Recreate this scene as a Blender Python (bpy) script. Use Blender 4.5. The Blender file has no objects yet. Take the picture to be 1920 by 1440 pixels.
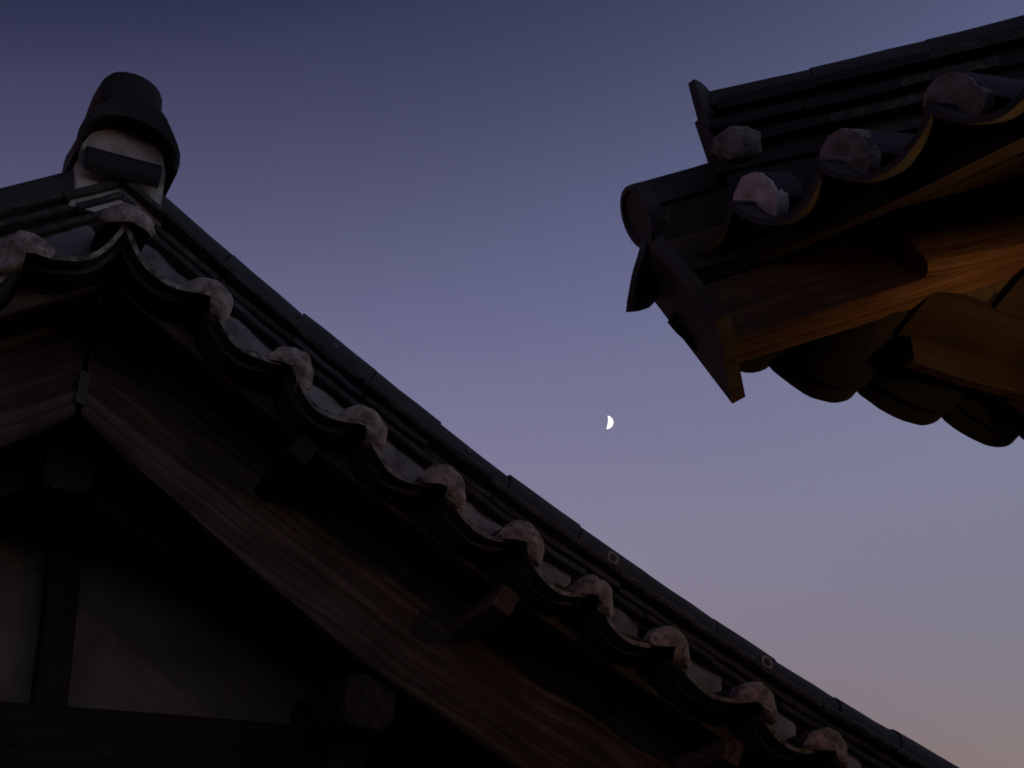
import bpy, math, random
from mathutils import Vector, Matrix, noise
rad = math.radians
LAMP = 150            # glow of the lantern bulb
sin, cos, pi = math.sin, math.cos, math.pi
random.seed(7)
sc = bpy.context.scene
COL = sc.collection

# ------------------------------------------------------------------ camera, sky, sun, exposure
CAMZ = 1.6
cam = bpy.data.cameras.new("camera"); cam_ob = bpy.data.objects.new("camera", cam)
COL.objects.link(cam_ob); sc.camera = cam_ob
cam_ob.location = (0, 0, CAMZ); cam_ob.rotation_euler = (rad(90 + 25), 0, 0)
cam.sensor_width = 36; cam.lens = 2500 / 1920 * 36
cam.clip_start = .05; cam.clip_end = 6000

SUN_AZ, SUN_EL = 105, -2.0           # the sun has just set, to the right of the view
world = bpy.data.worlds.new("World"); sc.world = world; world.use_nodes = True
nt = world.node_tree; nd, lk = nt.nodes, nt.links
bg = nd["Background"]
sky = nd.new("ShaderNodeTexSky"); sky.sky_type = 'NISHITA'; sky.sun_disc = False
sky.sun_elevation = rad(SUN_EL); sky.sun_rotation = rad(SUN_AZ)
sky.air_density = 1; sky.dust_density = 1; sky.ozone_density = 3
tc = nd.new("ShaderNodeTexCoord"); sx = nd.new("ShaderNodeSeparateXYZ")
lk.new(tc.outputs["Generated"], sx.inputs[0])
# twilight tint: dims upward and away from the sunset side (+x)
away = nd.new("ShaderNodeMath"); away.operation = 'MULTIPLY_ADD'
lk.new(sx.outputs["X"], away.inputs[0]); away.inputs[1].default_value = -.27; lk.new(sx.outputs["Z"], away.inputs[2])
rp = nd.new("ShaderNodeValToRGB"); lk.new(away.outputs[0], rp.inputs[0])
cr = rp.color_ramp; cr.interpolation = 'B_SPLINE'
cr.elements[0].position = 0.0; cr.elements[0].color = (.55, .35, .19, 1)
cr.elements[1].position = 1.0; cr.elements[1].color = (.12, .085, .07, 1)
for z, c in ((.06, (.60, .37, .20, 1)), (.19, (.76, .44, .25, 1)), (.28, (.96, .56, .315, 1)), (.40, (.87, .52, .315, 1)), (.465, (.78, .475, .305, 1)), (.56, (.54, .33, .21, 1)), (.67, (.26, .162, .115, 1)), (.73, (.10, .072, .06, 1))):
    e = cr.elements.new(z); e.color = c
mx = nd.new("ShaderNodeMixRGB"); mx.blend_type = 'MULTIPLY'; mx.inputs[0].default_value = 1
lk.new(sky.outputs[0], mx.inputs[1]); lk.new(rp.outputs[0], mx.inputs[2])
lk.new(mx.outputs[0], bg.inputs[0]); bg.inputs[1].default_value = 1.5 * 4.0 * 1.27

sun = bpy.data.lights.new("sun", 'SUN'); sun.energy = .05; sun.angle = rad(40); sun.color = (1, .72, .55)
sun_ob = bpy.data.objects.new("sun", sun); COL.objects.link(sun_ob)
_d = -Vector((sin(rad(SUN_AZ)) * cos(rad(4)), cos(rad(SUN_AZ)) * cos(rad(4)), sin(rad(4))))
sun_ob.rotation_euler = _d.to_track_quat('-Z', 'Y').to_euler()

vs = sc.view_settings
vs.view_transform = 'Standard'; vs.look = 'None'; vs.exposure = 0; vs.gamma = 1; vs.use_curve_mapping = False
sc.render.engine = 'CYCLES'
sc.cycles.use_denoising = True
sc.cycles.max_bounces = 6
sc.cycles.pixel_filter_type = 'BLACKMAN_HARRIS'; sc.cycles.filter_width = 1.7

# ------------------------------------------------------------------ materials
def newmat(name):
    m = bpy.data.materials.new(name); m.use_nodes = True
    return m, m.node_tree.nodes, m.node_tree.links, m.node_tree.nodes["Principled BSDF"]

def ramp(nd, lk, src, stops):
    r = nd.new("ShaderNodeValToRGB"); lk.new(src, r.inputs[0])
    r.color_ramp.elements[0].position, r.color_ramp.elements[0].color = stops[0][0], (*stops[0][1], 1)
    r.color_ramp.elements[1].position, r.color_ramp.elements[1].color = stops[-1][0], (*stops[-1][1], 1)
    for p, c in stops[1:-1]:
        e = r.color_ramp.elements.new(p); e.color = (*c, 1)
    return r.outputs[0]

def noise_tex(nd, lk, vec, scale, detail=5, rough=.6):
    n = nd.new("ShaderNodeTexNoise"); n.inputs["Scale"].default_value = scale
    n.inputs["Detail"].default_value = detail; n.inputs["Roughness"].default_value = rough
    lk.new(vec, n.inputs["Vector"]); return n.outputs["Fac"]

def mix(nd, lk, fac, a, b, mode='MIX'):
    m = nd.new("ShaderNodeMixRGB"); m.blend_type = mode
    for i, v in ((0, fac), (1, a), (2, b)):
        if hasattr(v, "is_linked"): lk.new(v, m.inputs[i])
        elif isinstance(v, tuple): m.inputs[i].default_value = (*v, 1)
        else: m.inputs[i].default_value = v
    return m.outputs[0]

def bump(nd, lk, h, strength, dist, bsdf):
    b = nd.new("ShaderNodeBump"); b.inputs["Strength"].default_value = strength; b.inputs["Distance"].default_value = dist
    lk.new(h, b.inputs["Height"]); lk.new(b.outputs[0], bsdf.inputs["Normal"])

def obj_vec(nd):
    t = nd.new("ShaderNodeTexCoord"); return t.outputs["Object"]

def mottled(name, stops, scale, rough=.85, speck=None, bstr=.5, bdist=.004, fine=90):
    m, nd, lk, b = newmat(name)
    v = obj_vec(nd)
    n1 = noise_tex(nd, lk, v, scale, 6, .65)
    c = ramp(nd, lk, n1, stops)
    if speck:
        n2 = noise_tex(nd, lk, v, speck[0], 3, .6)
        c = mix(nd, lk, ramp(nd, lk, n2, ((speck[1], (0, 0, 0)), (speck[1] + .06, (1, 1, 1)))), c, speck[2])
    oi = nd.new("ShaderNodeObjectInfo")
    var = ramp(nd, lk, oi.outputs["Random"], ((0, (.78, .78, .8)), (1, (1.0, 1.0, 1.0))))
    c = mix(nd, lk, 1.0, c, var, 'MULTIPLY')
    lk.new(c, b.inputs["Base Color"]); b.inputs["Roughness"].default_value = rough
    n3 = noise_tex(nd, lk, v, fine, 5, .7)
    h = mix(nd, lk, .5, n1, n3)
    bump(nd, lk, h, bstr, bdist, b)
    b.inputs["Specular IOR Level"].default_value = .35
    return m

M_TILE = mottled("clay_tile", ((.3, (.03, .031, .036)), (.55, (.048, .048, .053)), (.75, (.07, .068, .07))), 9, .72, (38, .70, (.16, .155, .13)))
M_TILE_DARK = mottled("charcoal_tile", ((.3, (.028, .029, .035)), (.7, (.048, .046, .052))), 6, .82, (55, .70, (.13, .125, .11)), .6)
M_BLACK = mottled("black_shaded_tile", ((.3, (.005, .005, .007)), (.7, (.012, .012, .015))), 7, .75, None, .5)  # own black on the ridge end; on eave B pans, shade put into colour
M_EDGE = mottled("lichen_crusted_tile_edge", ((.36, (.04, .036, .032)), (.5, (.17, .155, .13)), (.66, (.34, .31, .27))), 24, .9)
M_EDGE_DK = mottled("stained_tile_edge", ((.4, (.028, .026, .025)), (.6, (.06, .053, .045)), (.75, (.15, .135, .11))), 24, .9)
M_PLASTER = mottled("lime_plaster", ((.30, (.09, .068, .055)), (.44, (.20, .16, .135)), (.58, (.35, .295, .255)), (.75, (.48, .415, .365))), 21, .92, (34, .61, (.10, .085, .07)), 1.0, .008, 55)
M_PLASTER_LT = mottled("fresh_lime_plaster", ((.28, (.34, .30, .29)), (.5, (.62, .57, .55)), (.75, (.72, .67, .65))), 14, .92, (30, .70, (.25, .22, .2)), .9, .008, 55)
M_PLASTER_MID = mottled("aged_lime_plaster", ((.28, (.20, .17, .155)), (.45, (.42, .37, .35)), (.75, (.56, .51, .49))), 11, .92, (26, .70, (.15, .12, .1)), .9, .008, 55)
M_PLASTER_DK = mottled("grimy_lime_plaster", ((.28, (.06, .05, .046)), (.45, (.17, .15, .14)), (.75, (.31, .285, .275))), 17, .92, (30, .66, (.06, .055, .045)), .9, .008, 55)
M_MORTAR = mottled("lime_mortar", ((.3, (.09, .082, .085)), (.55, (.20, .185, .19)), (.8, (.29, .27, .28))), 9, .9, (26, .66, (.08, .07, .06)), .5)
M_CLAY = mottled("bedding_clay", ((.3, (.035, .028, .022)), (.7, (.08, .062, .048))), 30, .95, None, .8)
M_WALL = mottled("plastered_wall", ((.25, (.11, .082, .066)), (.5, (.19, .148, .122)), (.8, (.25, .197, .165))), 6, .95, None, .6, .01, 40)
M_MOSS = mottled("moss", ((.3, (.03, .045, .008)), (.7, (.07, .085, .02))), 60, .98, None, 1, .01, 150)
M_LICHEN = mottled("lichen", ((.35, (.16, .155, .12)), (.65, (.30, .29, .23))), 60, .95)
M_GROUND = mottled("packed_earth", ((.3, (.06, .05, .04)), (.7, (.11, .095, .075))), 3, .97, None, .6, .02, 40)
M_STONE = mottled("granite", ((.3, (.18, .17, .16)), (.7, (.3, .29, .27))), 8, .9)

def wood(name, dark, mid, light, sc_u=3, sc_v=55):
    m, nd, lk, b = newmat(name)
    uv = nd.new("ShaderNodeUVMap"); mp = nd.new("ShaderNodeMapping")
    mp.inputs["Scale"].default_value = (sc_u, sc_v, 1); lk.new(uv.outputs[0], mp.inputs[0])
    warp = nd.new("ShaderNodeMapping"); warp.inputs["Scale"].default_value = (2.2, 6, 1); lk.new(uv.outputs[0], warp.inputs[0])
    nw = nd.new("ShaderNodeTexNoise"); nw.inputs["Scale"].default_value = 1; nw.inputs["Detail"].default_value = 2; lk.new(warp.outputs[0], nw.inputs["Vector"])
    add = nd.new("ShaderNodeVectorMath"); add.operation = 'MULTIPLY_ADD'
    add.inputs[1].default_value = (0, 2.6, 0); lk.new(nw.outputs["Color"], add.inputs[0]); lk.new(mp.outputs[0], add.inputs[2])
    n1 = noise_tex(nd, lk, add.outputs[0], 1, 6, .65)
    n2 = noise_tex(nd, lk, obj_vec(nd), 5, 3, .5)
    c = ramp(nd, lk, n1, ((.3, dark), (.5, mid), (.72, light)))
    c = mix(nd, lk, 1.0, c, ramp(nd, lk, n2, ((.3, (.55, .5, .5)), (.65, (1, 1, 1)))), 'MULTIPLY')
    lk.new(c, b.inputs["Base Color"]); b.inputs["Roughness"].default_value = .78
    b.inputs["Specular IOR Level"].default_value = .3
    bump(nd, lk, n1, .7, .004, b)
    return m

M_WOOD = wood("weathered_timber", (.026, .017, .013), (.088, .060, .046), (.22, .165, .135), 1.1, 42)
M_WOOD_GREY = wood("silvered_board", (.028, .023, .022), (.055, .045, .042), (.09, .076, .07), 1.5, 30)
M_WOOD_DK = wood("dark_shaded_timber", (.010, .007, .006), (.022, .015, .012), (.042, .03, .024))  # dark beams; on the unlit soffits its near-black paints in the shade
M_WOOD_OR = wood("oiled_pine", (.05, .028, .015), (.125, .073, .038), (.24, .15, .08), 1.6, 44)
M_WOOD_SOF = wood("shaded_pine", (.011, .007, .004), (.023, .014, .008), (.042, .027, .015), 2.0, 40)  # darker pine for eave B: weaker lamplight there is put into its colour
M_ENDGRAIN = mottled("weathered_end_grain", ((.3, (.018, .014, .012)), (.5, (.05, .04, .034)), (.72, (.095, .08, .07))), 28, .9, (45, .62, (.02, .016, .014)), 1, .012, 70)
M_IRON = mottled("iron", ((.3, (.05, .045, .045)), (.7, (.12, .11, .105))), 30, .6)

# ------------------------------------------------------------------ mesh helpers
def mk(name, verts, faces, mat, parent=None, uv=None, mi=None, smooth=True, kind=None):
    me = bpy.data.meshes.new(name)
    me.from_pydata([tuple(v) for v in verts], [], faces)
    mats = mat if isinstance(mat, (list, tuple)) else [mat]
    for m in mats: me.materials.append(m)
    if mi: me.polygons.foreach_set("material_index", mi)
    me.polygons.foreach_set("use_smooth", [smooth] * len(me.polygons))
    if uv:
        ul = me.uv_layers.new(name="UVMap")
        for l in me.loops: ul.data[l.index].uv = uv[l.vertex_index]
    me.update()
    import bmesh
    bm = bmesh.new(); bm.from_mesh(me); bmesh.ops.recalc_face_normals(bm, faces=bm.faces)
    if smooth:
        for e in bm.edges:
            if len(e.link_faces) == 2 and e.calc_face_angle(0) > rad(42): e.smooth = False
    bm.to_mesh(me); bm.free()
    o = bpy.data.objects.new(name, me); COL.objects.link(o)
    if parent: o.parent = parent
    if kind: o["kind"] = kind
    return o

def thing(name, label, cat, mat=None):
    o = bpy.data.objects.new(name, None); COL.objects.link(o); o.empty_display_size = .2
    o["label"] = label; o["category"] = cat
    if mat: o.matrix_world = mat
    return o

def loft(rings, cap=True):
    """skin closed rings of equal length; returns verts, faces"""
    n = len(rings[0]); V = [Vector(p) for r in rings for p in r]; Fc = []
    for k in range(len(rings) - 1):
        for i in range(n):
            j = (i + 1) % n
            Fc.append((k * n + i, k * n + j, (k + 1) * n + j, (k + 1) * n + i))
    if cap:
        Fc.append(tuple(range(n))); Fc.append(tuple((len(rings) - 1) * n + i for i in range(n)))
    return V, Fc

def shell_rings(rows):
    """rows: list of (outer pts, inner pts) cross-sections of an open shell -> quads with real end faces"""
    n = len(rows[0][0]); V = []; Fc = []; mi = []
    for o, i in rows: V += [Vector(p) for p in o] + [Vector(p) for p in i]
    s = 2 * n
    for k in range(len(rows) - 1):
        a, b = k * s, (k + 1) * s
        for q in range(n - 1):
            Fc.append((a + q, a + q + 1, b + q + 1, b + q)); mi.append(0)
            Fc.append((a + n + q, b + n + q, b + n + q + 1, a + n + q + 1)); mi.append(0)
        Fc.append((a, b, b + n, a + n)); mi.append(0)
        Fc.append((a + n - 1, a + 2 * n - 1, b + 2 * n - 1, b + n - 1)); mi.append(0)
    for a, m in ((0, 1), ((len(rows) - 1) * s, 0)):
        for q in range(n - 1):
            Fc.append((a + q, a + n + q, a + n + q + 1, a + q + 1)); mi.append(m)
    return V, Fc, mi

def wob(p, f=9, a=.003, seed=0):
    q = Vector(p) * f + Vector((seed * 3.1, seed * 1.7, seed * .9))
    return Vector(p) + noise.noise_vector(q) * a

def arc_tile(name, parent, O, ax, ex, ez, r, th, L, a0=0, a1=180, mat=None, edge=None, n=12, flare=0, seed=0, nl=4, endmi=True):
    """half-tube roof tile: starts at O, runs along ax; ex across, ez up"""
    rows = []
    for k in range(nl):
        f = k / (nl - 1); c = O + ax * (L * f); rr = r * (1 + flare * f)
        o, i = [], []
        for q in range(n + 1):
            a = rad(a0 + (a1 - a0) * q / n); d = ex * cos(a) + ez * sin(a)
            o.append(wob(c + d * rr, 11, .004, seed)); i.append(wob(c + d * (rr - th), 11, .004, seed))
        rows.append((o, i))
    V, Fc, mi = shell_rings(rows)
    return mk(name, V, Fc, [mat or M_TILE, edge or M_TILE], parent, mi=mi)

def pan_tile(name, parent, P0, P1, up, ax, sag, th, L, mat, edge, seed=0, n=14, pw=.75, drop=0):
    """concave pan tile hung between two cusps, running along ax"""
    rows = []
    for k in range(3):
        f = k / 2; o, i = [], []
        for q in range(n + 1):
            t = q / n
            d = -sag * (sin(pi * t) ** pw)
            b = P0.lerp(P1, t) + up * (d - drop) + ax * (L * f)
            # local normal of the curve
            t2 = min(max(t, .02), .98)
            sl = -sag * pw * (sin(pi * t2) ** (pw - 1)) * cos(pi * t2) * pi / (P1 - P0).length
            e = (P1 - P0).normalized(); nn = (up - e * sl).normalized()
            o.append(wob(b, 14, .005, seed)); i.append(wob(b - nn * th, 14, .005, seed))
        rows.append((o, i))
    V, Fc, mi = shell_rings(rows)
    return mk(name, V, Fc, [mat, edge], parent, mi=mi)

def plaster_cap(name, parent, O, out, ex, ez, r, seed, back=.05, tail=0.0, bulge=.03, a0=-28, a1=208, bottom=.03, rough=.11, mat=None):
    """hand-pressed lime plug closing a cover-tile end; out = facing direction"""
    rnd = random.Random(seed); V = []; Fc = []
    na, nr = 22, 5
    def P(a, q, y):
        d = ex * cos(a) + ez * sin(a)
        rr = r
        if sin(a) < 0: rr = min(r * 1.08, bottom / max(.05, -sin(a)))
        if cos(a) > 0 and a < .35: rr *= 1 + tail * min(1, (.35 - a) / .6)
        rr *= 1 + rough * noise.noise(Vector((cos(a) * 2.2 + seed, sin(a) * 2.2, seed * .37)))
        return O + d * (rr * q) + out * y
    rings = []
    for k in range(nr + 3):
        ring = []
        for j in range(na + 1):
            a = rad(a0 + (a1 - a0) * j / na)
            if k <= nr:
                q = (k + .001) / nr
                y = bulge * (1 - q ** 2.6) + .010 * noise.noise(Vector((cos(a) * q * 3 + seed, sin(a) * q * 3, seed)))
                p = P(a, q * .97, y)
            else:
                p = P(a, 1.0 if k == nr + 1 else .99, -back * (k - nr) / 2 + .004)
            ring.append(wob(p, 26, .007, seed))
        rings.append(ring)
    n = na + 1
    V = [p for r_ in rings for p in r_]
    for k in range(len(rings) - 1):
        for j in range(na):
            Fc.append((k * n + j, k * n + j + 1, (k + 1) * n + j + 1, (k + 1) * n + j))
    return mk(name, V, Fc, mat or M_PLASTER, parent)

def box_path(name, parent, pts, across, up, w, h, mat, uvs=1.0, bev=.006, seed=0, closed=True, off=0):
    """squared timber following pts (its centre line); w across, h up"""
    rings, uv = [], []; s = random.Random(seed).random() * 9
    prev = None
    for p in pts:
        p = Vector(p)
        if prev is not None: s += (p - prev).length
        prev = p
        hw, hh = w / 2, h / 2; sec = [(-hw + bev, -hh), (hw - bev, -hh), (hw, -hh + bev), (hw, hh - bev), (hw - bev, hh), (-hw + bev, hh), (-hw, hh - bev), (-hw, -hh + bev)]
        rings.append([wob(p + across * a + up * b, 4, .006, seed) for a, b in sec])
        acc = 0; q = sec[0]
        for c in sec:
            acc += math.hypot(c[0] - q[0], c[1] - q[1]); q = c
            uv.append((s * uvs, acc + seed * .37))
    V, Fc = loft(rings)
    return mk(name, V, Fc, mat, parent, uv=uv, smooth=False)

def blob(name, parent, O, ex, ey, ez, mat, seed, kind=None, rough=.35):
    V, Fc = [], []; nu, nv = 12, 7
    for j in range(nv + 1):
        for i in range(nu):
            a = 2 * pi * i / nu; b = -pi / 2 + pi * j / nv
            d = Vector((cos(a) * cos(b), sin(a) * cos(b), sin(b)))
            rr = 1 + rough * noise.noise(d * 1.9 + Vector((seed, seed * 2.3, 0)))
            V.append(O + (ex * d.x + ey * d.y + ez * d.z) * rr)
    for j in range(nv):
        for i in range(nu):
            Fc.append((j * nu + i, j * nu + (i + 1) % nu, (j + 1) * nu + (i + 1) % nu, (j + 1) * nu + i))
    return mk(name, V, Fc, mat, parent, kind=kind)

# ------------------------------------------------------------------ ground
g = 400
def gz(x, y): return .03 * noise.noise(Vector((x * .3, y * .3, 0)))
V, Fc = [], []
N = 41
co = [math.copysign((abs(i - 20) / 20) ** 3 * g, i - 20) for i in range(N)]
for y in co:
    for x in co: V.append((x, y, gz(x, y)))
for j in range(N - 1):
    for i in range(N - 1): Fc.append((j * N + i, j * N + i + 1, (j + 1) * N + i + 1, (j + 1) * N + i))
gr = mk("ground", V, Fc, M_GROUND, kind="structure")

# ================================================================== LEFT: house with a gable end
T = .32
PH = rad(27.665)
LM = Matrix.Translation((-1.1706, 3.4635, 2.1737 + CAMZ)) @ Matrix.Rotation(PH, 4, 'Z')
house = thing("gable_house", "dark timber house whose gable peak carries a rounded black ridge end tile", "house", LM)
TH0, KAP = rad(33.43), rad(1.208) / T
YI = Vector((0, 1, 0)); OUT = Vector((0, -1, 0))          # inward / outward of the gable

def rake(s):
    """point and frame on the right rake (s >= 0, straight above the peak for s < 0)"""
    if s < 0:
        return Vector((cos(TH0) * s, 0, -sin(TH0) * s)), TH0
    th = TH0 - KAP * s
    return Vector(((sin(TH0) - sin(th)) / KAP, 0, -(cos(th) - cos(TH0)) / KAP)), th
def rpt(s, y, h, side=1):
    p, th = rake(s)
    p = p + Vector((sin(th), 0, cos(th))) * h
    return Vector((p.x * side, y, p.z))
def rfr(s, side=1):
    p, th = rake(s)
    return Vector((p.x * side, 0, p.z)), Vector((cos(th) * side, 0, -sin(th))), Vector((sin(th) * side, 0, cos(th)))
def start(h): return -h * math.tan(TH0)

S_CAP = [0, .347, .667, .963, 1.277, 1.588, 1.895, 2.205, 2.572, 2.90, 3.21, 3.53, 3.84]
S_CAPL = [0, .342, .66, .98, 1.30, 1.62, 1.95, 2.26, 2.58, 2.9, 3.21, 3.53, 3.84]
S_END = 3.95
zu, xu = Vector((0, 0, 1)), Vector((1, 0, 0))
# peak cover tile
def add_cover(i, s, side):
    P, t, n = rfr(s, side)
    if i == 0: t, n = xu, zu
    rr = .075 + random.uniform(-.003, .003)
    y0 = random.uniform(-.012, .012)
    ax = (YI + t * random.uniform(-.03, .03) + n * .02).normalized()
    O = P + n * (-.033) + Vector((0, y0, 0))
    tile = arc_tile("cover_tile", house, O, ax, t, n, rr, .02, .40, -6, 186, M_TILE_DARK, M_EDGE, seed=i * 3 + side)
    plaster_cap("plaster_cap", tile, O + OUT * .004, OUT, t * (1 if side > 0 else 1), n, rr + .004, 11 + i * 5 + side,
                back=random.uniform(.03, .06), tail=random.uniform(0, .16), bulge=random.uniform(.016, .03), rough=.07,
                a0=random.choice((-52, -44, -36)) if i else -10, a1=205 if i else 190, bottom=.03 if i else .012)
add_cover(0, 0, 1)
for side, SL in ((1, S_CAP), (-1, S_CAPL)):
    for i in range(1, len(SL)): add_cover(i, SL[i], side)
    for i in range(len(SL) - 1):
        P0, t0, n0 = rfr(SL[i], side); P1, t1, n1 = rfr(SL[i + 1], side)
        up = ((n0 + n1) / 2).normalized()
        yo = random.uniform(-.01, .012)
        sg = random.uniform(.080, .092)
        pan_tile("pan_tile", house, P0 + Vector((0, yo, 0)), P1 + Vector((0, yo, 0)), up, (YI + up * .02).normalized(), sg, .015, .36, M_TILE, M_EDGE, i * 7 + side, pw=.9)
        pan_tile("pan_tile", house, P0 + Vector((0, yo + .05, 0)), P1 + Vector((0, yo + .05, 0)), up, YI, sg, .015, .34, M_TILE, M_TILE, i * 7 + side + 40, pw=.9, drop=.019)
        # mortar bedding that closes the trough below the rake ridge
        a, b = .10, .90
        rings = []
        for k in range(9):
            f = a + (b - a) * k / 8; s = SL[i] + (SL[i + 1] - SL[i]) * f
            lo = -.085 * sin(pi * f) ** .75
            yy = .175 + random.uniform(-.006, .006)
            sec = [(yy + .03, lo - .004), (yy + .002, lo + .03), (yy, .03), (yy + .015, .075), (yy + .045, .105), (.30, .105), (.30, lo - .004)]
            rings.append([wob(rpt(s, y, h, side), 8, .016, i + side) for y, h in sec])
        V, Fc = loft(rings)
        mk("mortar_bed", V, Fc, M_MORTAR, house)
        if (side, i) in ((-1, 0), (1, 2), (1, 5), (1, 6), (1, 1), (1, 9), (-1, 1)):
            f = .74 if side > 0 else .5
            s = SL[i] + (SL[i + 1] - SL[i]) * f
            blob("moss_clump", house, rpt(s, .06, -.085 * sin(pi * f) ** .75 + .008, side), rfr(s, side)[1] * .06, YI * .045, rfr(s, side)[2] * .016, M_MOSS, i * 3.3)

    # rake ridge: three courses of flat tiles, clay between, a row of cover tiles on top
    for li, (h0, h1, y0, y1) in enumerate(((.108, .134, .182, .45), (.150, .177, .192, .44), (.192, .219, .172, .45))):
        s = start(h1) + .005 + .004; k = 0
        first = True
        while s < S_END:
            Ls = random.uniform(.26, .33) if not first else random.uniform(.1, .3)
            first = False
            e = min(s + Ls, S_END + .05); gap = random.uniform(.002, .007)
            dy, dh = random.uniform(-.010, .010), random.uniform(-.006, .006)
            tw = random.uniform(-.012, .012)
            rings = []
            for q in range(6):
                f = q / 5; ss = s + (e - gap - s) * f; yy = y0 + dy + tw * f
                bow = .006 * sin(pi * f)
                sec = [(yy, h0 + dh + .004), (yy + .006, h0 + dh - bow * .3), (y1, h0 + dh), (y1, h1 + dh), (yy + .008, h1 + dh), (yy, h1 + dh - .007)]
                rings.append([wob(rpt(ss, y, h, side), 16, .005, k + li * 9) for y, h in sec])
            V, Fc = loft(rings)
            mi = [1 if (ix % 6) in (0, 5) and ix < 30 else 0 for ix in range(len(Fc))]
            mk("ridge_flat_tile", V, Fc, [M_TILE, M_EDGE_DK if random.random() < .6 or li == 2 else M_TILE], house, mi=mi)
            s = e; k += 1
    for h0, h1, yy in ((.09, .112, .215), (.132, .153, .225), (.175, .196, .222)):
        rings = []
        for q in range(30):
            ss = start(h1) + .004 + (S_END - start(h1)) * q / 29
            rings.append([rpt(ss, y, h, side) for y, h in ((yy, h0), (yy, h1), (.43, h1), (.43, h0))])
        V, Fc = loft(rings); mk("clay_course", V, Fc, M_CLAY, house)
    s = start(.22) + .10 if side > 0 else start(.22) + .12
    k = 0
    while s < S_END:
        Ls = random.uniform(.285, .335)
        e = min(s + Ls, S_END + .06)
        c0, c1 = rpt(s, .305, .234, side), rpt(e - .004, .305, .234 + random.uniform(-.003, .003), side)
        ax = (c1 - c0); LL = ax.length; ax.normalize()
        n = rfr((s + e) / 2, side)[2]
        o = arc_tile("ridge_cover_tile", house, c0 + n * random.uniform(-.007, .007) + YI * random.uniform(-.008, .008), ax, OUT, n, .092, .02, LL, -4, 184, M_TILE_DARK, M_TILE_DARK, seed=k * 2 + side, n=14)
        s = e; k += 1

# lichen rings on the rake ridge covers
def lichen(s, ang, r, seed):
    p, t, n = rfr(s, 1)
    c = rpt(s, .305, .234)
    d = OUT * cos(ang) + n * sin(ang); tt = (-OUT * sin(ang) + n * cos(ang))
    V, Fc = [], []; nn = 14
    for k, (q, lift) in enumerate(((.55, .003), (.62, .007), (.95, .007), (1.0, .001))):
        for i in range(nn):
            a = 2 * pi * i / nn; rr = r * q * (1 + .18 * noise.noise(Vector((cos(a) * 1.5 + seed, sin(a) * 1.5, k * .1))))
            x, y = cos(a) * rr, sin(a) * rr
            ang2 = ang + y / .092
            dd = OUT * cos(ang2) + n * sin(ang2)
            V.append(c + t * x + dd * (.0935 + lift))
    for k in range(3):
        for i in range(nn): Fc.append((k * nn + i, k * nn + (i + 1) % nn, (k + 1) * nn + (i + 1) % nn, (k + 1) * nn + i))
    mk("lichen_ring", V, Fc, M_LICHEN, house)
for s, a, r, sd in ((1.98, .25, .026, 1), (2.70, .2, .026, 2), (1.33, .35, .009, 3), (1.38, .05, .010, 4), (.74, .35, .008, 5), (2.95, .1, .006, 6)):
    lichen(s, a, r, sd)

# scalloped eave board below the pans, soffit boards, bargeboards
for side, SL in ((1, S_CAP), (-1, S_CAPL)):
    top, bot, uvt, uvb = [], [], [], []
    n = 120
    s0 = start(-.125)
    V, Fc, uv = [], [], []
    for q in range(n + 1):
        s = s0 + (S_END - s0) * q / n
        i = max(j for j in range(len(SL)) if SL[j] <= s + 1e-6) if s > 0 else 0
        i = min(i, len(SL) - 2)
        f = min(max((s - SL[i]) / (SL[i + 1] - SL[i]), 0), 1)
        ht = -.085 * sin(pi * f) ** .75 - .05
        ht = max(ht, -.118)
        for y in (.15, .185):
            V += [rpt(s, y, -.128, side), rpt(s, y, ht, side)]; uv += [(s, y), (s, y + .1 + ht)]
    for q in range(n):
        a, b = q * 4, (q + 1) * 4
        Fc += [(a, b, b + 1, a + 1), (a + 2, a + 3, b + 3, b + 2), (a, a + 2, b + 2, b), (a + 1, b + 1, b + 3, a + 3)]
    mk("scalloped_eave_board", V, Fc, M_WOOD, house, uv=uv, smooth=False)
    for y0, y1 in ((.188, .29), (.294, .397)):
        rings, uv = [], []
        s0 = start(-.13) + .003
        for q in range(24):
            s = s0 + (S_END - s0) * q / 23
            rings.append([rpt(s, y, h, side) for y, h in ((y0, -.112), (y1, -.112), (y1, -.092), (y0, -.092))])
            uv += [(s, y0 * 3), (s, y1 * 3), (s, y1 * 3 + .1), (s, y0 * 3 + .1)]
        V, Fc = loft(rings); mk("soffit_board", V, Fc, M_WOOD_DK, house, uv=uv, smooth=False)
    rings, uv = [], []
    for q in range(40):
        sec = []
        for y, h in ((.40, -.41), (.40, -.32), (.40, -.22), (.40, -.095), (.445, -.095), (.445, -.41)):
            s0 = start(h) + .006; s = s0 + (S_END - .15 - s0) * q / 39
            if h < -.15: h = h - .09 * (-h / .41) * min(1, max(0, (s - .25) / 1.15))
            sec.append(wob(rpt(s, y, h, side), 3, .008, side)); uv.append((s, h if y < .42 else h + .6))
        rings.append(sec)
    V, Fc = loft(rings)
    mk("bargeboard", V, Fc, M_WOOD, house, uv=uv, smooth=False)
    # blocks between bargeboard and eave board
    for s in ((.86, 1.66, 2.60, 3.45) if side > 0 else (.9, 1.72, 2.6, 3.5)):
        P, t, nn = rfr(s, side)
        pts = [rpt(s, y, -.172 - .12 * max(0, y - .1), side) for y in (.10, .25, .399)]
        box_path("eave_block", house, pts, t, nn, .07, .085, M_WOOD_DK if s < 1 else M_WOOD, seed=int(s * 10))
# iron strap over the bargeboard joint
V, Fc = loft([[Vector((x, y, z)) for x, z in ((-.016, -.46), (.014, -.47), (.02, -.36), (-.012, -.35))] for y in (.388, .402)])
mk("joint_strap", V, Fc, M_IRON, house, smooth=False)

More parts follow.
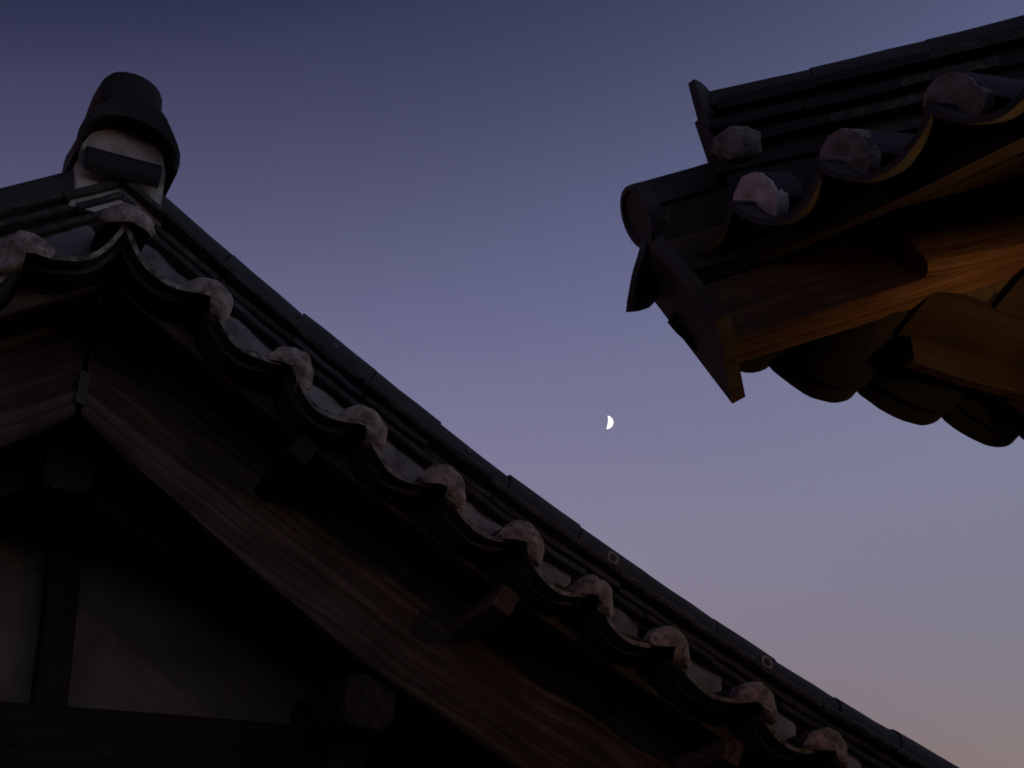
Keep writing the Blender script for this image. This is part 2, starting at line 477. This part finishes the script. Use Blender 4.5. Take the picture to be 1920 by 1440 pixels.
# roof deck behind the rake, main ridge body
for side in (1, -1):
    rings = []
    for q in range(24):
        s = start(-.10) + .004 + (S_END - start(-.10)) * q / 23
        rings.append([rpt(s, y, h, side) for y, h in ((.19, -.088), (.19, -.03 - .05), (4.6, .05), (4.6, -.088))])
    V, Fc = loft(rings); mk("roof_deck", V, Fc, M_CLAY, house)

# main ridge: courses + cover, running inward
RX = -.006
for li, (z0, z1, w) in enumerate(((.10, .16, .13), (.17, .20, .145), (.21, .24, .14), (.25, .28, .145), (.29, .32, .14), (.33, .36, .145))):
    V, Fc = loft([[Vector((RX + a * w, y, z)) for a, z in ((-1, z0), (1, z0), (1, z1), (-1, z1))] for y in (.30 + .01 * (li % 2), 1.5, 3, 4.5)])
    mk("main_ridge_course", V, Fc, M_TILE, house, smooth=False)
V, Fc = loft([[Vector((RX + a * .115, y, z)) for a, z in ((-1, .0), (1, .0), (1, .37), (-1, .37))] for y in (.32, 4.5)])
mk("main_ridge_core", V, Fc, M_CLAY, house, smooth=False)
for k in range(12):
    arc_tile("main_ridge_cover", house, Vector((RX, .30 + k * .36, .40)), YI, xu, zu, .10, .02, .355, -5, 185, M_TILE_DARK, M_TILE_DARK, seed=k)
# ridge end: hooded black tiles over a lime face
FZ = .035
def face_ring(y, k=1.0):
    pr = [(-.150, .07), (-.142, .16), (-.148, .29), (-.130, .345), (-.085, .405), (0, .432), (.085, .405), (.130, .345), (.148, .29), (.142, .16), (.150, .07)]
    return [wob(Vector((RX + x * k, y, z + FZ)), 7, .018, 3) for x, z in pr]
V, Fc = loft([face_ring(.195, .97), face_ring(.22), face_ring(.40)])
rend = mk("ridge_end", V, Fc, M_PLASTER_MID, house)
def solid_hood(name, outer, inner, ys, seed):
    rows = []
    for y, k in ys:
        o = [wob(Vector((RX + x * k, y, z0_ + (z - z0_) * k + FZ)), 8, .018, seed) for x, z in outer]
        i = [wob(Vector((RX + x, y, z + FZ)), 8, .010, seed) for x, z in inner]
        rows.append((o, i))
    V, Fc, mi = shell_rings(rows)
    return mk(name, V, Fc, M_BLACK, rend)
z0_ = .30
angs = [rad(-14 + 208 * q / 20) for q in range(21)]
solid_hood("hood_tile", [(.162 * cos(a), .300 + .190 * sin(a)) for a in angs], [(.146 * cos(a), .296 + .112 * sin(a)) for a in angs], ((.118, .94), (.13, .98), (.18, 1), (.32, 1), (.44, .98)), 2)
z0_ = .50
ring = lambda y, k: [wob(Vector((RX - .012 + .110 * k * cos(rad(a)), y, .512 + FZ + .098 * k * sin(rad(a)))), 8, .014, 5) for a in range(0, 360, 15)]
V, Fc = loft([ring(.128, .55), ring(.134, .80), ring(.148, .94), ring(.168, .99), ring(.24, 1.0), ring(.36, 1.0), ring(.46, .97)])
mk("top_tile", V, Fc, M_BLACK, rend)
# cover tile lying across below the lime face
arc_tile("cross_tile", rend, Vector((RX - .122, .205, .236 + FZ)), xu, OUT, zu, .066, .018, .236, -40, 150, M_BLACK, M_BLACK, seed=21)

# gable wall and its timbers
WY = .95
def gable_poly(y):
    pts = []
    for q in range(12):
        s = .12 + (2.9 - .12) * q / 11; pts.append(rpt(s, y, -.13, 1))
    pts = [Vector((-p.x, y, p.z)) for p in reversed(pts)] + pts
    x1 = pts[-1].x
    return [Vector((-x1, y, -3.75))] + pts + [Vector((x1, y, -3.75))]
V, Fc = loft([gable_poly(WY), gable_poly(WY + .14)])
mk("gable_wall", V, Fc, M_WALL, house, smooth=False)
V, Fc = loft([gable_poly(4.3), gable_poly(4.44)]); mk("gable_wall", V, Fc, M_WALL, house, smooth=False)
xw = rpt(2.9, 0, -.13).x
for sd in (1, -1):
    V, Fc = loft([[Vector((sd * (xw - a), y, z)) for a, z in ((0.004, -3.75), (.12, -3.75), (.12, -1.62), (.004, -1.62))] for y in (WY + .143, 4.297)])
    mk("side_wall", V, Fc, M_WALL, house, smooth=False)
box_path("king_post", house, [Vector((x, WY - .03, z)) for x, z in ((.085, -.52), (.09, -.7), (.105, -1.0), (.118, -1.33))], xu, YI, .105, .10, M_WOOD_DK, seed=3)
box_path("tie_beam", house, [Vector((x, WY - .03, -1.435 + .012 * sin(x * 2))) for x in (-2.7, -1.8, -.9, 0, .5, 1, 1.6, 2.3, 2.8)], YI, zu, .2, .24, M_WOOD_DK, seed=5)
for sd in (1, -1):
    pts = [Vector((sd * (x + .02), .74, z)) for x, z in ((.08, -.63), (.37, -.78), (.65, -.93), (.94, -1.08))]
    box_path("gable_rafter", house, pts, YI, (Vector((sd * .46, 0, .89))), .20, .11, M_WOOD_DK, seed=8)
def log(name, c, r, y0, y1, mat, seed, sq=.25):
    rings, uv = [], []
    n = 16
    for k in range(7):
        f = k / 6; y = y0 + (y1 - y0) * f; ring = []
        for i in range(n):
            a = 2 * pi * i / n
            rr = r * (1 + sq * .25 * (abs(sin(2 * a)) - .4)) * (1 + .07 * noise.noise(Vector((cos(a) * 1.3, sin(a) * 1.3, f * 2 + seed))))
            if k == 0: rr *= .93
            ring.append(Vector((c[0] + cos(a) * rr, y - (.012 if k else 0) * 0, c[1] + sin(a) * rr))); uv.append((f * 2, a * r + seed))
        rings.append(ring)
    rings.insert(1, [p + Vector((0, .012, 0)) + (p - Vector((c[0], p.y, c[1]))) * .07 for p in rings[0]]); uv = uv[:n] + uv
    V, Fc = loft(rings)
    # end grain rings: fan of concentric circles
    o = mk(name, V, Fc, mat, house, uv=uv)
    return o
def end_face(parent, c, r, y, seed):
    V, Fc, uv = [], [], []
    n = 16
    for k in range(6):
        for i in range(n):
            a = 2 * pi * i / n; q = r * k / 5.0
            V.append(Vector((c[0] + cos(a) * q, y - .004 + .003 * noise.noise(Vector((k * 1.7, cos(a), sin(a) + seed))), c[1] + sin(a) * q))); uv.append((a * .25, q * 2.2))
    for k in range(5):
        for i in range(n): Fc.append((k * n + i, k * n + (i + 1) % n, (k + 1) * n + (i + 1) % n, (k + 1) * n + i))
    mk("end_grain", V, Fc, M_ENDGRAIN, parent, uv=uv)
for c, r, sd in (((1.035, -1.283), .098, 1), ((-1.035, -1.283), .098, 2), ((.02, -.62), .085, 3)):
    pl = log("purlin", c, r, .44 if sd < 3 else .55, 1.1, M_WOOD_DK, sd, 1.0)
    if sd < 3: end_face(pl, c, r * .90, .44, sd)
    # bracket arm below the purlin, against the wall
for sd in (1, -1):
    box_path("purlin_bracket", house, [Vector((sd * 1.035, y, -1.43 - .03 * (y - .6))) for y in (.62, .75, .85, .945)], xu, zu, .13, .12, M_WOOD_DK, seed=12)
    for x in (.0, 1.0):
        pass
    box_path("corner_post", house, [Vector((sd * 2.55, WY - .02, z)) for z in (-3.74, -2.6, -1.54)], xu, YI, .2, .2, M_WOOD_DK, seed=14)
box_path("lower_beam", house, [Vector((x, WY - .02, -2.4)) for x in (-2.44, 0, 2.44)], YI, zu, .14, .16, M_WOOD_DK, seed=15)

# ================================================================== RIGHT: house corner with hipped eaves
def D(az, up=0): return Vector((sin(rad(az)) * cos(rad(up)), cos(rad(az)) * cos(rad(up)), sin(rad(up))))
RC = Vector((.436, 3.415, CAMZ))
RM = Matrix.Translation(RC)
hip = thing("hipped_house", "tiled house corner with upturned eaves and lamp lit orange rafters underneath", "house", RM)
AD, BD, HD = D(142), D(65), D(104)
A_IN, B_IN = D(52), D(155)
def zA(t): return 1.975 + .125 * math.exp(-max(t, -.2) / .50)          # cover-tile line along eave A
def zB(q): return 1.715 + .145 * math.exp(-max(q, -.2) / .55)          # cusp line along eave B
def A(t, inn=0, dz=0): return AD * t + A_IN * inn + Vector((0, 0, zA(t) + dz))
def B(q, inn=0, dz=0): return BD * q + B_IN * inn + Vector((0, 0, zB(q) + dz))
TA = [-.02, .319, .630, .966, 1.29, 1.62, 2.02, 2.34, 2.66, 2.98, 3.3]
QB = [.06, .394, .70, 1.035, 1.345, 1.665, 1.985, 2.3, 2.62, 2.94, 3.26]
slopeA = rad(21); slopeB = rad(21)
axA = (A_IN * cos(slopeA) + zu * sin(slopeA)); axB = (B_IN * cos(slopeB) + zu * sin(slopeB))
def hipin(t, d, n):           # distance inward from an eave point to the hip line (plan)
    # solve d*t + n*i = HD*s
    det = n.x * -HD.y + HD.x * n.y
    return abs((d.x * t * HD.y - d.y * t * HD.x) / (n.y * HD.x - n.x * HD.y))
for side, TT, fn, dr, ax in ((0, TA, A, AD, axA), (1, QB, B, BD, axB)):
    for i, t in enumerate(TT):
        tan = (fn(t + .05) - fn(t - .05)).normalized(); up = ax.cross(tan); up = up if up.z > 0 else -up; up.normalize()
        out = -ax
        if not (i == 0):
            rr = .084; rec = .085 if side == 0 else .06
            o = arc_tile("cover_tile", hip, fn(t) + up * .0 + ax * rec, ax, tan, up, rr, .02, max(.14, min(1.7, hipin(t, dr, A_IN if side == 0 else B_IN) * 1.05 - rec)), -8, 188, M_TILE_DARK, M_TILE, seed=i * 3 + side * 50)
            plaster_cap("plaster_cap", o, fn(t) + ax * (rec - .008), out, tan, up, rr - .001, 40 + i * 3 + side * 20, back=.05, tail=.0, bulge=.010, a0=-88 if side == 0 else -20, a1=268 if side == 0 else 200, bottom=.3 if side == 0 else .02, rough=.10, mat=M_PLASTER_LT if i == 1 else M_PLASTER_DK)
        if i < len(TT) - 1:
            P0, P1 = fn(TT[i]), fn(TT[i + 1])
            yo = ax * random.uniform(-.02, .01)
            LP = max(.10, min(.5, hipin(TT[i] * .8 + TT[i + 1] * .2, dr, A_IN if side == 0 else B_IN)))
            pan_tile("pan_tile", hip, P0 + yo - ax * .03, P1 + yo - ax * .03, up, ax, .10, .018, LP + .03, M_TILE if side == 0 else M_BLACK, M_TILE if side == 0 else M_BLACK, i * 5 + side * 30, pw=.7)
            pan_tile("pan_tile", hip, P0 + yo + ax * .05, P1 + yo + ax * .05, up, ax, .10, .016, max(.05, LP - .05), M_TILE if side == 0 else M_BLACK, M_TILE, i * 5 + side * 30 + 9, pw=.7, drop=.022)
# corner cover tile on the hip line, with its round end
hax = D(80, 24)
CT = Vector((.389 - .436, -.003, 2.147))
hup = (zu - hax * hax.z).normalized(); hac = hax.cross(hup)
ct = arc_tile("corner_cover_tile", hip, CT, hax, hac, hup, .097, .022, .62, -15, 195, M_TILE_DARK, M_TILE, n=16, seed=3)
V, Fc = [], []
for k, (q, y) in enumerate(((0, .012), (.5, .012), (.78, .012), (.82, .02), (.97, .02), (1.0, .012), (1.0, -.02))):
    for i in range(24):
        a = 2 * pi * i / 24; V.append(CT - hax * y + (hac * cos(a) + hup * sin(a)) * (q * .099 + .0005))
for k in range(6):
    for i in range(24): Fc.append((k * 24 + i, k * 24 + (i + 1) % 24, (k + 1) * 24 + (i + 1) % 24, (k + 1) * 24 + i))
mk("round_end", V, Fc, M_TILE, ct)
# drooping corner drip tile below it, a rounded tongue
dn = (D(-40) * .30 - zu * .95).normalized(); dc = D(40); df = dc.cross(dn).normalized()
O = Vector((-.035, .02, 2.055)); rows = []
for k in range(9):
    v = k / 8; w = .072 * (1 - v ** 2.2) ** .5 + .002; o, i = [], []
    for q in range(13):
        u = -1 + q / 6
        p = O + dn * (v * .205) + dc * (u * w) + df * (-.045 * u * u * (1 - .4 * v)) + df * (.03 * v)
        o.append(wob(p, 12, .006, 3)); i.append(wob(p - df * .02, 12, .006, 3))
    rows.append((o, i))
V, Fc, mi = shell_rings(rows); mk("corner_drip_tile", V, Fc, M_TILE, hip)
rings = [[CT + hax * q + hac * a - hup * z for a, z in ((-.08, .0), (.08, .0), (.07, .16), (-.07, .16))] for q in (.02, .25, .45, .7)]
V, Fc = loft(rings); mk("corner_bed", V, Fc, M_CLAY, hip)
rings = [[H_ + a * .07 + zu * z for a, z in ((D(194), .0), (-D(194), .0), (-D(194), .12), (D(194), .12))] for H_ in (HD * .03 + zu * 1.90, HD * .16 + zu * 1.92, HD * .45 + zu * 1.98)]
V, Fc = loft(rings); mk("corner_mortar", V, Fc, M_CLAY, hip)
# hip ridge: flat courses, clay, covers, upright end tile
def H(t, off=0, z=0): return HD * t + D(194) * off + zu * z
def zR(t): return 2.118 + .075 * t + .02 * t * t
for li, (h0, h1, w) in enumerate(((.07, .10, .12), (.135, .165, .13), (.205, .235, .125), (.275, .305, .135))):
    s = .19 + .02 * (li % 2); k = 0
    while s < 4.6:
        e = s + random.uniform(.27, .34); dy = random.uniform(-.008, .008); dh = random.uniform(-.004, .004)
        rings = [[wob(H(ss, o + dy, zR(ss) + h + dh), 14, .006, k + li) for o, h in ((-w, h0), (w, h0), (w, h1), (-w, h1))] for ss in (s, (s + e) / 2, e - .005)]
        V, Fc = loft(rings); mi = [1 if (ix % 4) == 1 and ix < 8 else 0 for ix in range(len(Fc))]
        mk("ridge_flat_tile", V, Fc, [M_BLACK, M_EDGE_DK if random.random() < .3 else M_BLACK], hip, mi=mi); s = e; k += 1
rings = [[H(s, o, zR(s) + h) for o, h in ((-.10, -.12), (.10, -.12), (.10, .335), (-.10, .335))] for s in (.22, .8, 1.6, 2.6, 4.5)]
V, Fc = loft(rings); mk("ridge_core", V, Fc, M_BLACK, hip)
s = .175; k = 0
while s < 4.6:
    e = s + random.uniform(.30, .35)
    c0, c1 = H(s, 0, zR(s) + .335), H(e - .004, 0, zR(e) + .335)
    ax = c1 - c0; LL = ax.length; ax.normalize()
    up = (zu - ax * ax.z).normalized()
    arc_tile("ridge_cover_tile", hip, c0 + up * random.uniform(-.004, .004), ax, ax.cross(up), up, .09, .02, LL, -4, 184, M_TILE_DARK, M_TILE_DARK, seed=k + 60); s = e; k += 1
# upright end tile leaning outward
e0, e1 = H(.175, -.10, 2.27), H(.175, .095, 2.27)
pan_tile("upright_end_tile", hip, e0, e1, -HD, (zu - HD * .19).normalized(), .045, .03, .275, M_TILE_DARK, M_TILE_DARK, 91)
blob("ridge_end_plaster", hip, H(.26, .12, 2.285), HD * .075, D(194) * .04, zu * .06, M_PLASTER_DK, 3.1, rough=.28)

# roof decks (clay bed over boards)
def deckA(t, f):  # from eave A to the hip / ridge
    base = A(t, 0, -.135); inn = .03 + f * 3.2
    return base + A_IN * inn + zu * (inn * math.tan(slopeA))
def deck(name, fn, tt, mat, dz0, dz1, inn_of, nrm_in, slope, z0, e=.30):
    rings = []
    for t in tt:
        i1 = max(inn_of(t), e + .005); ring = []
        for inn, dz in ((e, dz0), ((i1 + e) / 2, dz0), (i1, dz0), (i1, dz1), ((i1 + e) / 2, dz1), (e, dz1)):
            ring.append(fn(t) + nrm_in * inn + zu * (inn * math.tan(slope) + z0 + dz))
        rings.append(ring)
    V, Fc = loft(rings); return mk(name, V, Fc, mat, hip, smooth=False)
tt = [.30, .4, .55, .8, 1.2, 1.8, 2.6, 3.3]
deck("roof_deck", A, [.16] + tt, M_CLAY, 0, .05, lambda t: hipin(t, AD, A_IN) - .02, A_IN, slopeA, -.13, .12)
deck("roof_deck", B, tt, M_CLAY, 0, .05, lambda t: hipin(t, BD, B_IN) - .02, B_IN, slopeB, -.13)
# soffit planks (wood) under the decks, parallel to each eave
for fn, d, n, slope in ((A, AD, A_IN, slopeA), (B, BD, B_IN, slopeB)):
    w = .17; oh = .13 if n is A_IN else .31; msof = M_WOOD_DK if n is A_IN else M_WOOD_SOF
    for k in range(9):
        i0, i1 = oh + k * w, oh + (k + 1) * w - .006
        # start where this plank meets the hip line
        t0 = i1 / math.tan(math.acos(max(-1, min(1, d.dot(HD))))) 
        rings, uv = [], []
        for q in range(10):
            t = max(t0, .14) + (3.3 - max(t0, .14)) * q / 9
            dz = random.uniform(-.001, .001)
            rings.append([fn(t) + n * i + zu * (i * math.tan(slope) - .13 + z) for i, z in ((i0, -.024), (i1, -.024), (i1, -.003), (i0, -.003))])
            uv += [(t, i0), (t, i1), (t, i1 + .02), (t, i0 + .02)]
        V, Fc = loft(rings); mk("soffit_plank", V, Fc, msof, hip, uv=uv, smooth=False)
    # eave lath under the tile edge
    pts = [fn(t) + n * (oh - .01) + zu * (-.155 + .38 * oh) for t in (.12 if oh < .2 else .62, .35 if oh < .2 else .64, .67, .8, 1.1, 1.5, 2, 2.6, 3.3)]
    box_path("eave_lath", hip, [p + zu * (0 if oh < .2 else -.02) for p in pts], n, zu, .05, .06 if oh < .2 else .11, msof, seed=31)

# hip rafter with a slanted end board
hb0, hb1 = H(.17, .0, 1.655), H(2.6, 0, 2.22)
hd = (hb1 - hb0).normalized(); hupp = (zu - hd * hd.z).normalized()
box_path("hip_rafter", hip, [hb0 + hd * s + hupp * .105 for s in (0, .3, .6, 1.0, 1.5, 2.2)], D(194), hupp, .145, .21, M_WOOD_OR, seed=33, bev=.012)
Ld = D(104, -60); Wd = D(194, 20); Wd = (Wd - Ld * Wd.dot(Ld)).normalized()
eb = []
prof = [(-.05, -.13), (-.05, .14), (.20, .155), (.25, .166), (.285, .162), (.31, .138), (.325, .09), (.343, .02), (.365, -.05), (.395, -.13)]
nb = Ld.cross(Wd).normalized()
O = H(.033, 0, 1.94)
V, Fc = loft([[O + Ld * a + Wd * b + nb * d for a, b in prof] for d in (0, .045)])
mk("hip_rafter_end_board", V, Fc, M_WOOD_GREY, hip, uv=[(a + .5, b) for d in (0, 1) for a, b in prof], smooth=False)
box_path("hip_filler", hip, [hb0 + hd * s + hupp * .36 for s in (-.08, .3, .6, 1.0, 1.5, 2.2)], D(194), hupp, .11, .29, M_WOOD_DK, seed=34)
# fan rafters, ends cut on a slant
def rafter(p, az, up, w, h, L, seed, rnd=.0):
    d = D(az, up); ac = D(az + 90); u = ac.cross(d); u = u if u.z > 0 else -u
    rings, uv = [], []
    c = .006 + rnd * w * .29
    hw, hh = w / 2, h / 2
    sec = [(-hw + c, -hh), (hw - c, -hh), (hw - c * .3, -hh + c * .3), (hw, -hh + c), (hw, hh - c), (hw - c, hh), (-hw + c, hh), (-hw, hh - c), (-hw, -hh + c), (-hw + c * .3, -hh + c * .3)]
    for s in (0, .25, .6, 1.0, L):
        rings.append([wob(p + d * (s + (.06 * (.5 - b / h) if s == 0 else 0)) + ac * a + u * b, 5, .012, seed) for a, b in sec])
        acc = 0; q = sec[0]
        for a, b in sec:
            acc += math.hypot(a - q[0], b - q[1]); q = (a, b); uv.append((s + seed, acc + seed))
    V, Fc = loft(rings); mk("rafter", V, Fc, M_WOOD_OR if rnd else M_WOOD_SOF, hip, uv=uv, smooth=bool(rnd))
def AI(t, i, dz): return A(t, i, i * math.tan(slopeA) - .13 + dz)
def BI(t, i, dz): return B(t, i, i * math.tan(slopeB) - .13 + dz)
rafter(Vector((1.051, 3.14, 1.84)) - Vector((.436, 3.415, 0)), 97, 9, .115, .125, 2.2, 1, 1)
for k, (t, az) in enumerate(((1.02, 84), (1.40, 74), (1.78, 66), (2.16, 60), (2.54, 55), (2.92, 53))):
    rafter(AI(t, .30, -.085), az, 17, .11, .115, 1.7, k + 2, 1)
for k, (t, az) in enumerate(((.97, 132), (1.36, 140), (1.75, 146), (2.14, 151), (2.5, 155), (2.9, 155))):
    rafter(BI(t + .11, .21, -.075), az, 15, .10, .10, 1.7, k + 12)

# walls and posts under the eaves (to the right of the view)
WC = HD * 1.35
def wall(name, p, d, n, L, z0, z1, th, mat):
    V, Fc = loft([[p + d * s + n * a + zu * z for a, z in ((0, z0), (th, z0), (th, z1), (0, z1))] for s in (.11, L)])
    return mk(name, V, Fc, mat, hip, smooth=False)
wall("house_wall", WC, AD, A_IN, 2.6, -1.58, 1.72, .12, M_WALL)
wall("house_wall", WC, BD, B_IN, 2.6, -1.58, 1.55, .12, M_WALL)
box_path("wall_post", hip, [WC + zu * z for z in (-1.45, 0, 1.8)], AD, A_IN, .2, .2, M_WOOD_OR, seed=41)
for s in (1.3, 2.6):
    box_path("wall_post", hip, [WC + AD * s + zu * z - A_IN * .02 for z in (-1.45, 0, 1.75)], AD, A_IN, .18, .18, M_WOOD_OR, seed=42)
    box_path("wall_post", hip, [WC + BD * s + zu * z - B_IN * .02 for z in (-1.45, 0, 1.6)], BD, B_IN, .18, .18, M_WOOD_OR, seed=43)
V, Fc = loft([[WC + d for d in (HD * -.25 + zu * z, HD * -.1 + AD * 2.9 + zu * z, HD * -.1 + AD * 2.9 + BD * 2.6 + zu * z, HD * -.1 + BD * 2.9 + zu * z)] for z in (-1.6, -1.45)])
mk("stone_base", V, Fc, M_STONE, hip, smooth=False)

# lantern hung on a cord from the hip rafter
lp = HD * 1.24 + D(194) * .10 + zu * 1.40 + RC
lan = thing("hanging_lantern", "small lantern with a warm bulb hanging under the tiled eaves", "lantern", Matrix.Translation(lp))
oct_ = lambda r, z: [Vector((cos(a * pi / 4) * r, sin(a * pi / 4) * r, z)) for a in range(8)]
V, Fc = loft([oct_(.05, .07), oct_(.052, .076), oct_(.03, .10), oct_(.012, .125)]); mk("lantern_cap", V, Fc, M_IRON, lan)
V, Fc = loft([[Vector((x, y, z)) for x, y in ((-.004, -.004), (.004, -.004), (.004, .004), (-.004, .004))] for z in (.125, .48)]); mk("cord", V, Fc, M_IRON, lan)
V, Fc = loft([oct_(.02, .04), oct_(.02, .07)]); mk("bulb_socket", V, Fc, M_IRON, lan)
mb, nd, lk, b = newmat("bulb_glow"); b.inputs["Emission Color"].default_value = (1, .50, .17, 1); b.inputs["Emission Strength"].default_value = LAMP; b.inputs["Base Color"].default_value = (.8, .7, .6, 1)
blob("bulb", lan, Vector((0, 0, .0)), xu * .032, YI * .032, zu * .04, mb, 1, rough=0)

# ================================================================== moon: the sunlit lune of a distant sphere
def pix_dir(x, y):
    p = rad(25); F = Vector((0, cos(p), sin(p))); U = Vector((0, -sin(p), cos(p)))
    return (Vector((1, 0, 0)) * ((x - 960) / 2500) - U * ((y - 720) / 2500) + F).normalized()
md = pix_dir(1137.6, 791.8); DIST = 3000; MR = DIST * 12.3 / 2500 / 1.0
rgt = md.cross(zu).normalized(); upv = rgt.cross(md).normalized()
ax_ = (upv * cos(rad(8)) + rgt * sin(rad(8))).normalized()      # line through the cusps
lim = md.cross(ax_).normalized(); lim = lim if lim.dot(rgt) > 0 else -lim
V, Fc = [], []
nl_, na_ = 8, 24
for j in range(nl_ + 1):
    lon = rad(0 + (90 - 11) * j / nl_)          # 0 = limb, 90 = centre of the disc
    for i in range(na_ + 1):
        a = -pi / 2 + pi * i / na_
        V.append((ax_ * sin(a) + (lim * cos(lon) - md * sin(lon)) * cos(a)) * MR)
for j in range(nl_):
    for i in range(na_): Fc.append((j * (na_ + 1) + i, j * (na_ + 1) + i + 1, (j + 1) * (na_ + 1) + i + 1, (j + 1) * (na_ + 1) + i))
mm, nd, lk, b = newmat("sunlit_moon"); b.inputs["Base Color"].default_value = (.1, .1, .1, 1)
b.inputs["Emission Color"].default_value = (1, .97, .93, 1); b.inputs["Emission Strength"].default_value = 1.6
moon = mk("moon", V, Fc, mm); moon.location = md * DIST + Vector((0, 0, CAMZ))
moon["label"] = "bright white crescent moon in the dusk sky"; moon["category"] = "moon"

# ================================================================== hall added unseen behind the viewpoint to block sky light on the gable
HM = Matrix.Translation((1.2, -3.4, 0)) @ Matrix.Rotation(rad(180 + 20), 4, 'Z')
hall = thing("shading_hall", "long tiled timber hall added out of view to shade the gable", "house", HM)
def hbox(name, x0, x1, y0, y1, z0, z1, mat):
    V, Fc = loft([[Vector((x, y, z)) for y, z in ((y0, z0), (y1, z0), (y1, z1), (y0, z1))] for x in (x0, x1)])
    return mk(name, V, Fc, mat, hall, uv=[(v.x, v.y + v.z) for v in V], smooth=False)
hbox("stone_base", -7.5, 7.5, -.6, 4.2, .02, .42, M_STONE)
hbox("front_wall", -7, 7, 0, .14, .42, 3.0, M_WALL); hbox("rear_wall", -7, 7, 3.5, 3.64, .42, 3.0, M_WALL)
for x in (-7.14, 7.0): hbox("end_wall", x, x + .14, 0, 3.64, .425, 3.0, M_WALL)
for k in range(8): hbox("wall_post", -7 + 2 * k - .1 - (k == 7) * .05, -7 + 2 * k + .1, -.06, .0, .42, 3.0, M_WOOD_DK)
for k in range(3):
    d = hbox("door", -3 + 2 * k + .15, -3 + 2 * k + 1.85, -.03, -.004, .5, 2.4, M_WOOD)
hbox("eave_beam", -7.2, 7.2, -.10, -.002, 2.72, 2.95, M_WOOD_DK)
for sd in (0, 1):
    rings = []
    for x in (-8, 8):
        pr = [(-1.1, 2.75), (0, 3.15), (1.0, 3.75), (1.8, 4.5), (1.8, 4.62), (1.0, 3.87), (0, 3.27), (-1.1, 2.87)]
        rings.append([Vector((x, y if sd == 0 else 3.64 - y, z)) for y, z in pr])
    V, Fc = loft(rings); mk("roof_slope", V, Fc, M_TILE, hall, smooth=False)
for k in range(48):
    x = -7.8 + k * .332
    V, Fc = loft([[Vector((x + .08 * cos(rad(a)), y, z + .08 * sin(rad(a)))) for a in range(0, 181, 30)] for y, z in ((-1.1, 2.875), (0, 3.275), (1.0, 3.875), (1.78, 4.60))])
    mk("cover_tile", V, Fc, M_TILE_DARK, hall)
hbox("main_ridge", -8, 8, 1.64, 2.0, 4.5, 4.95, M_TILE_DARK)
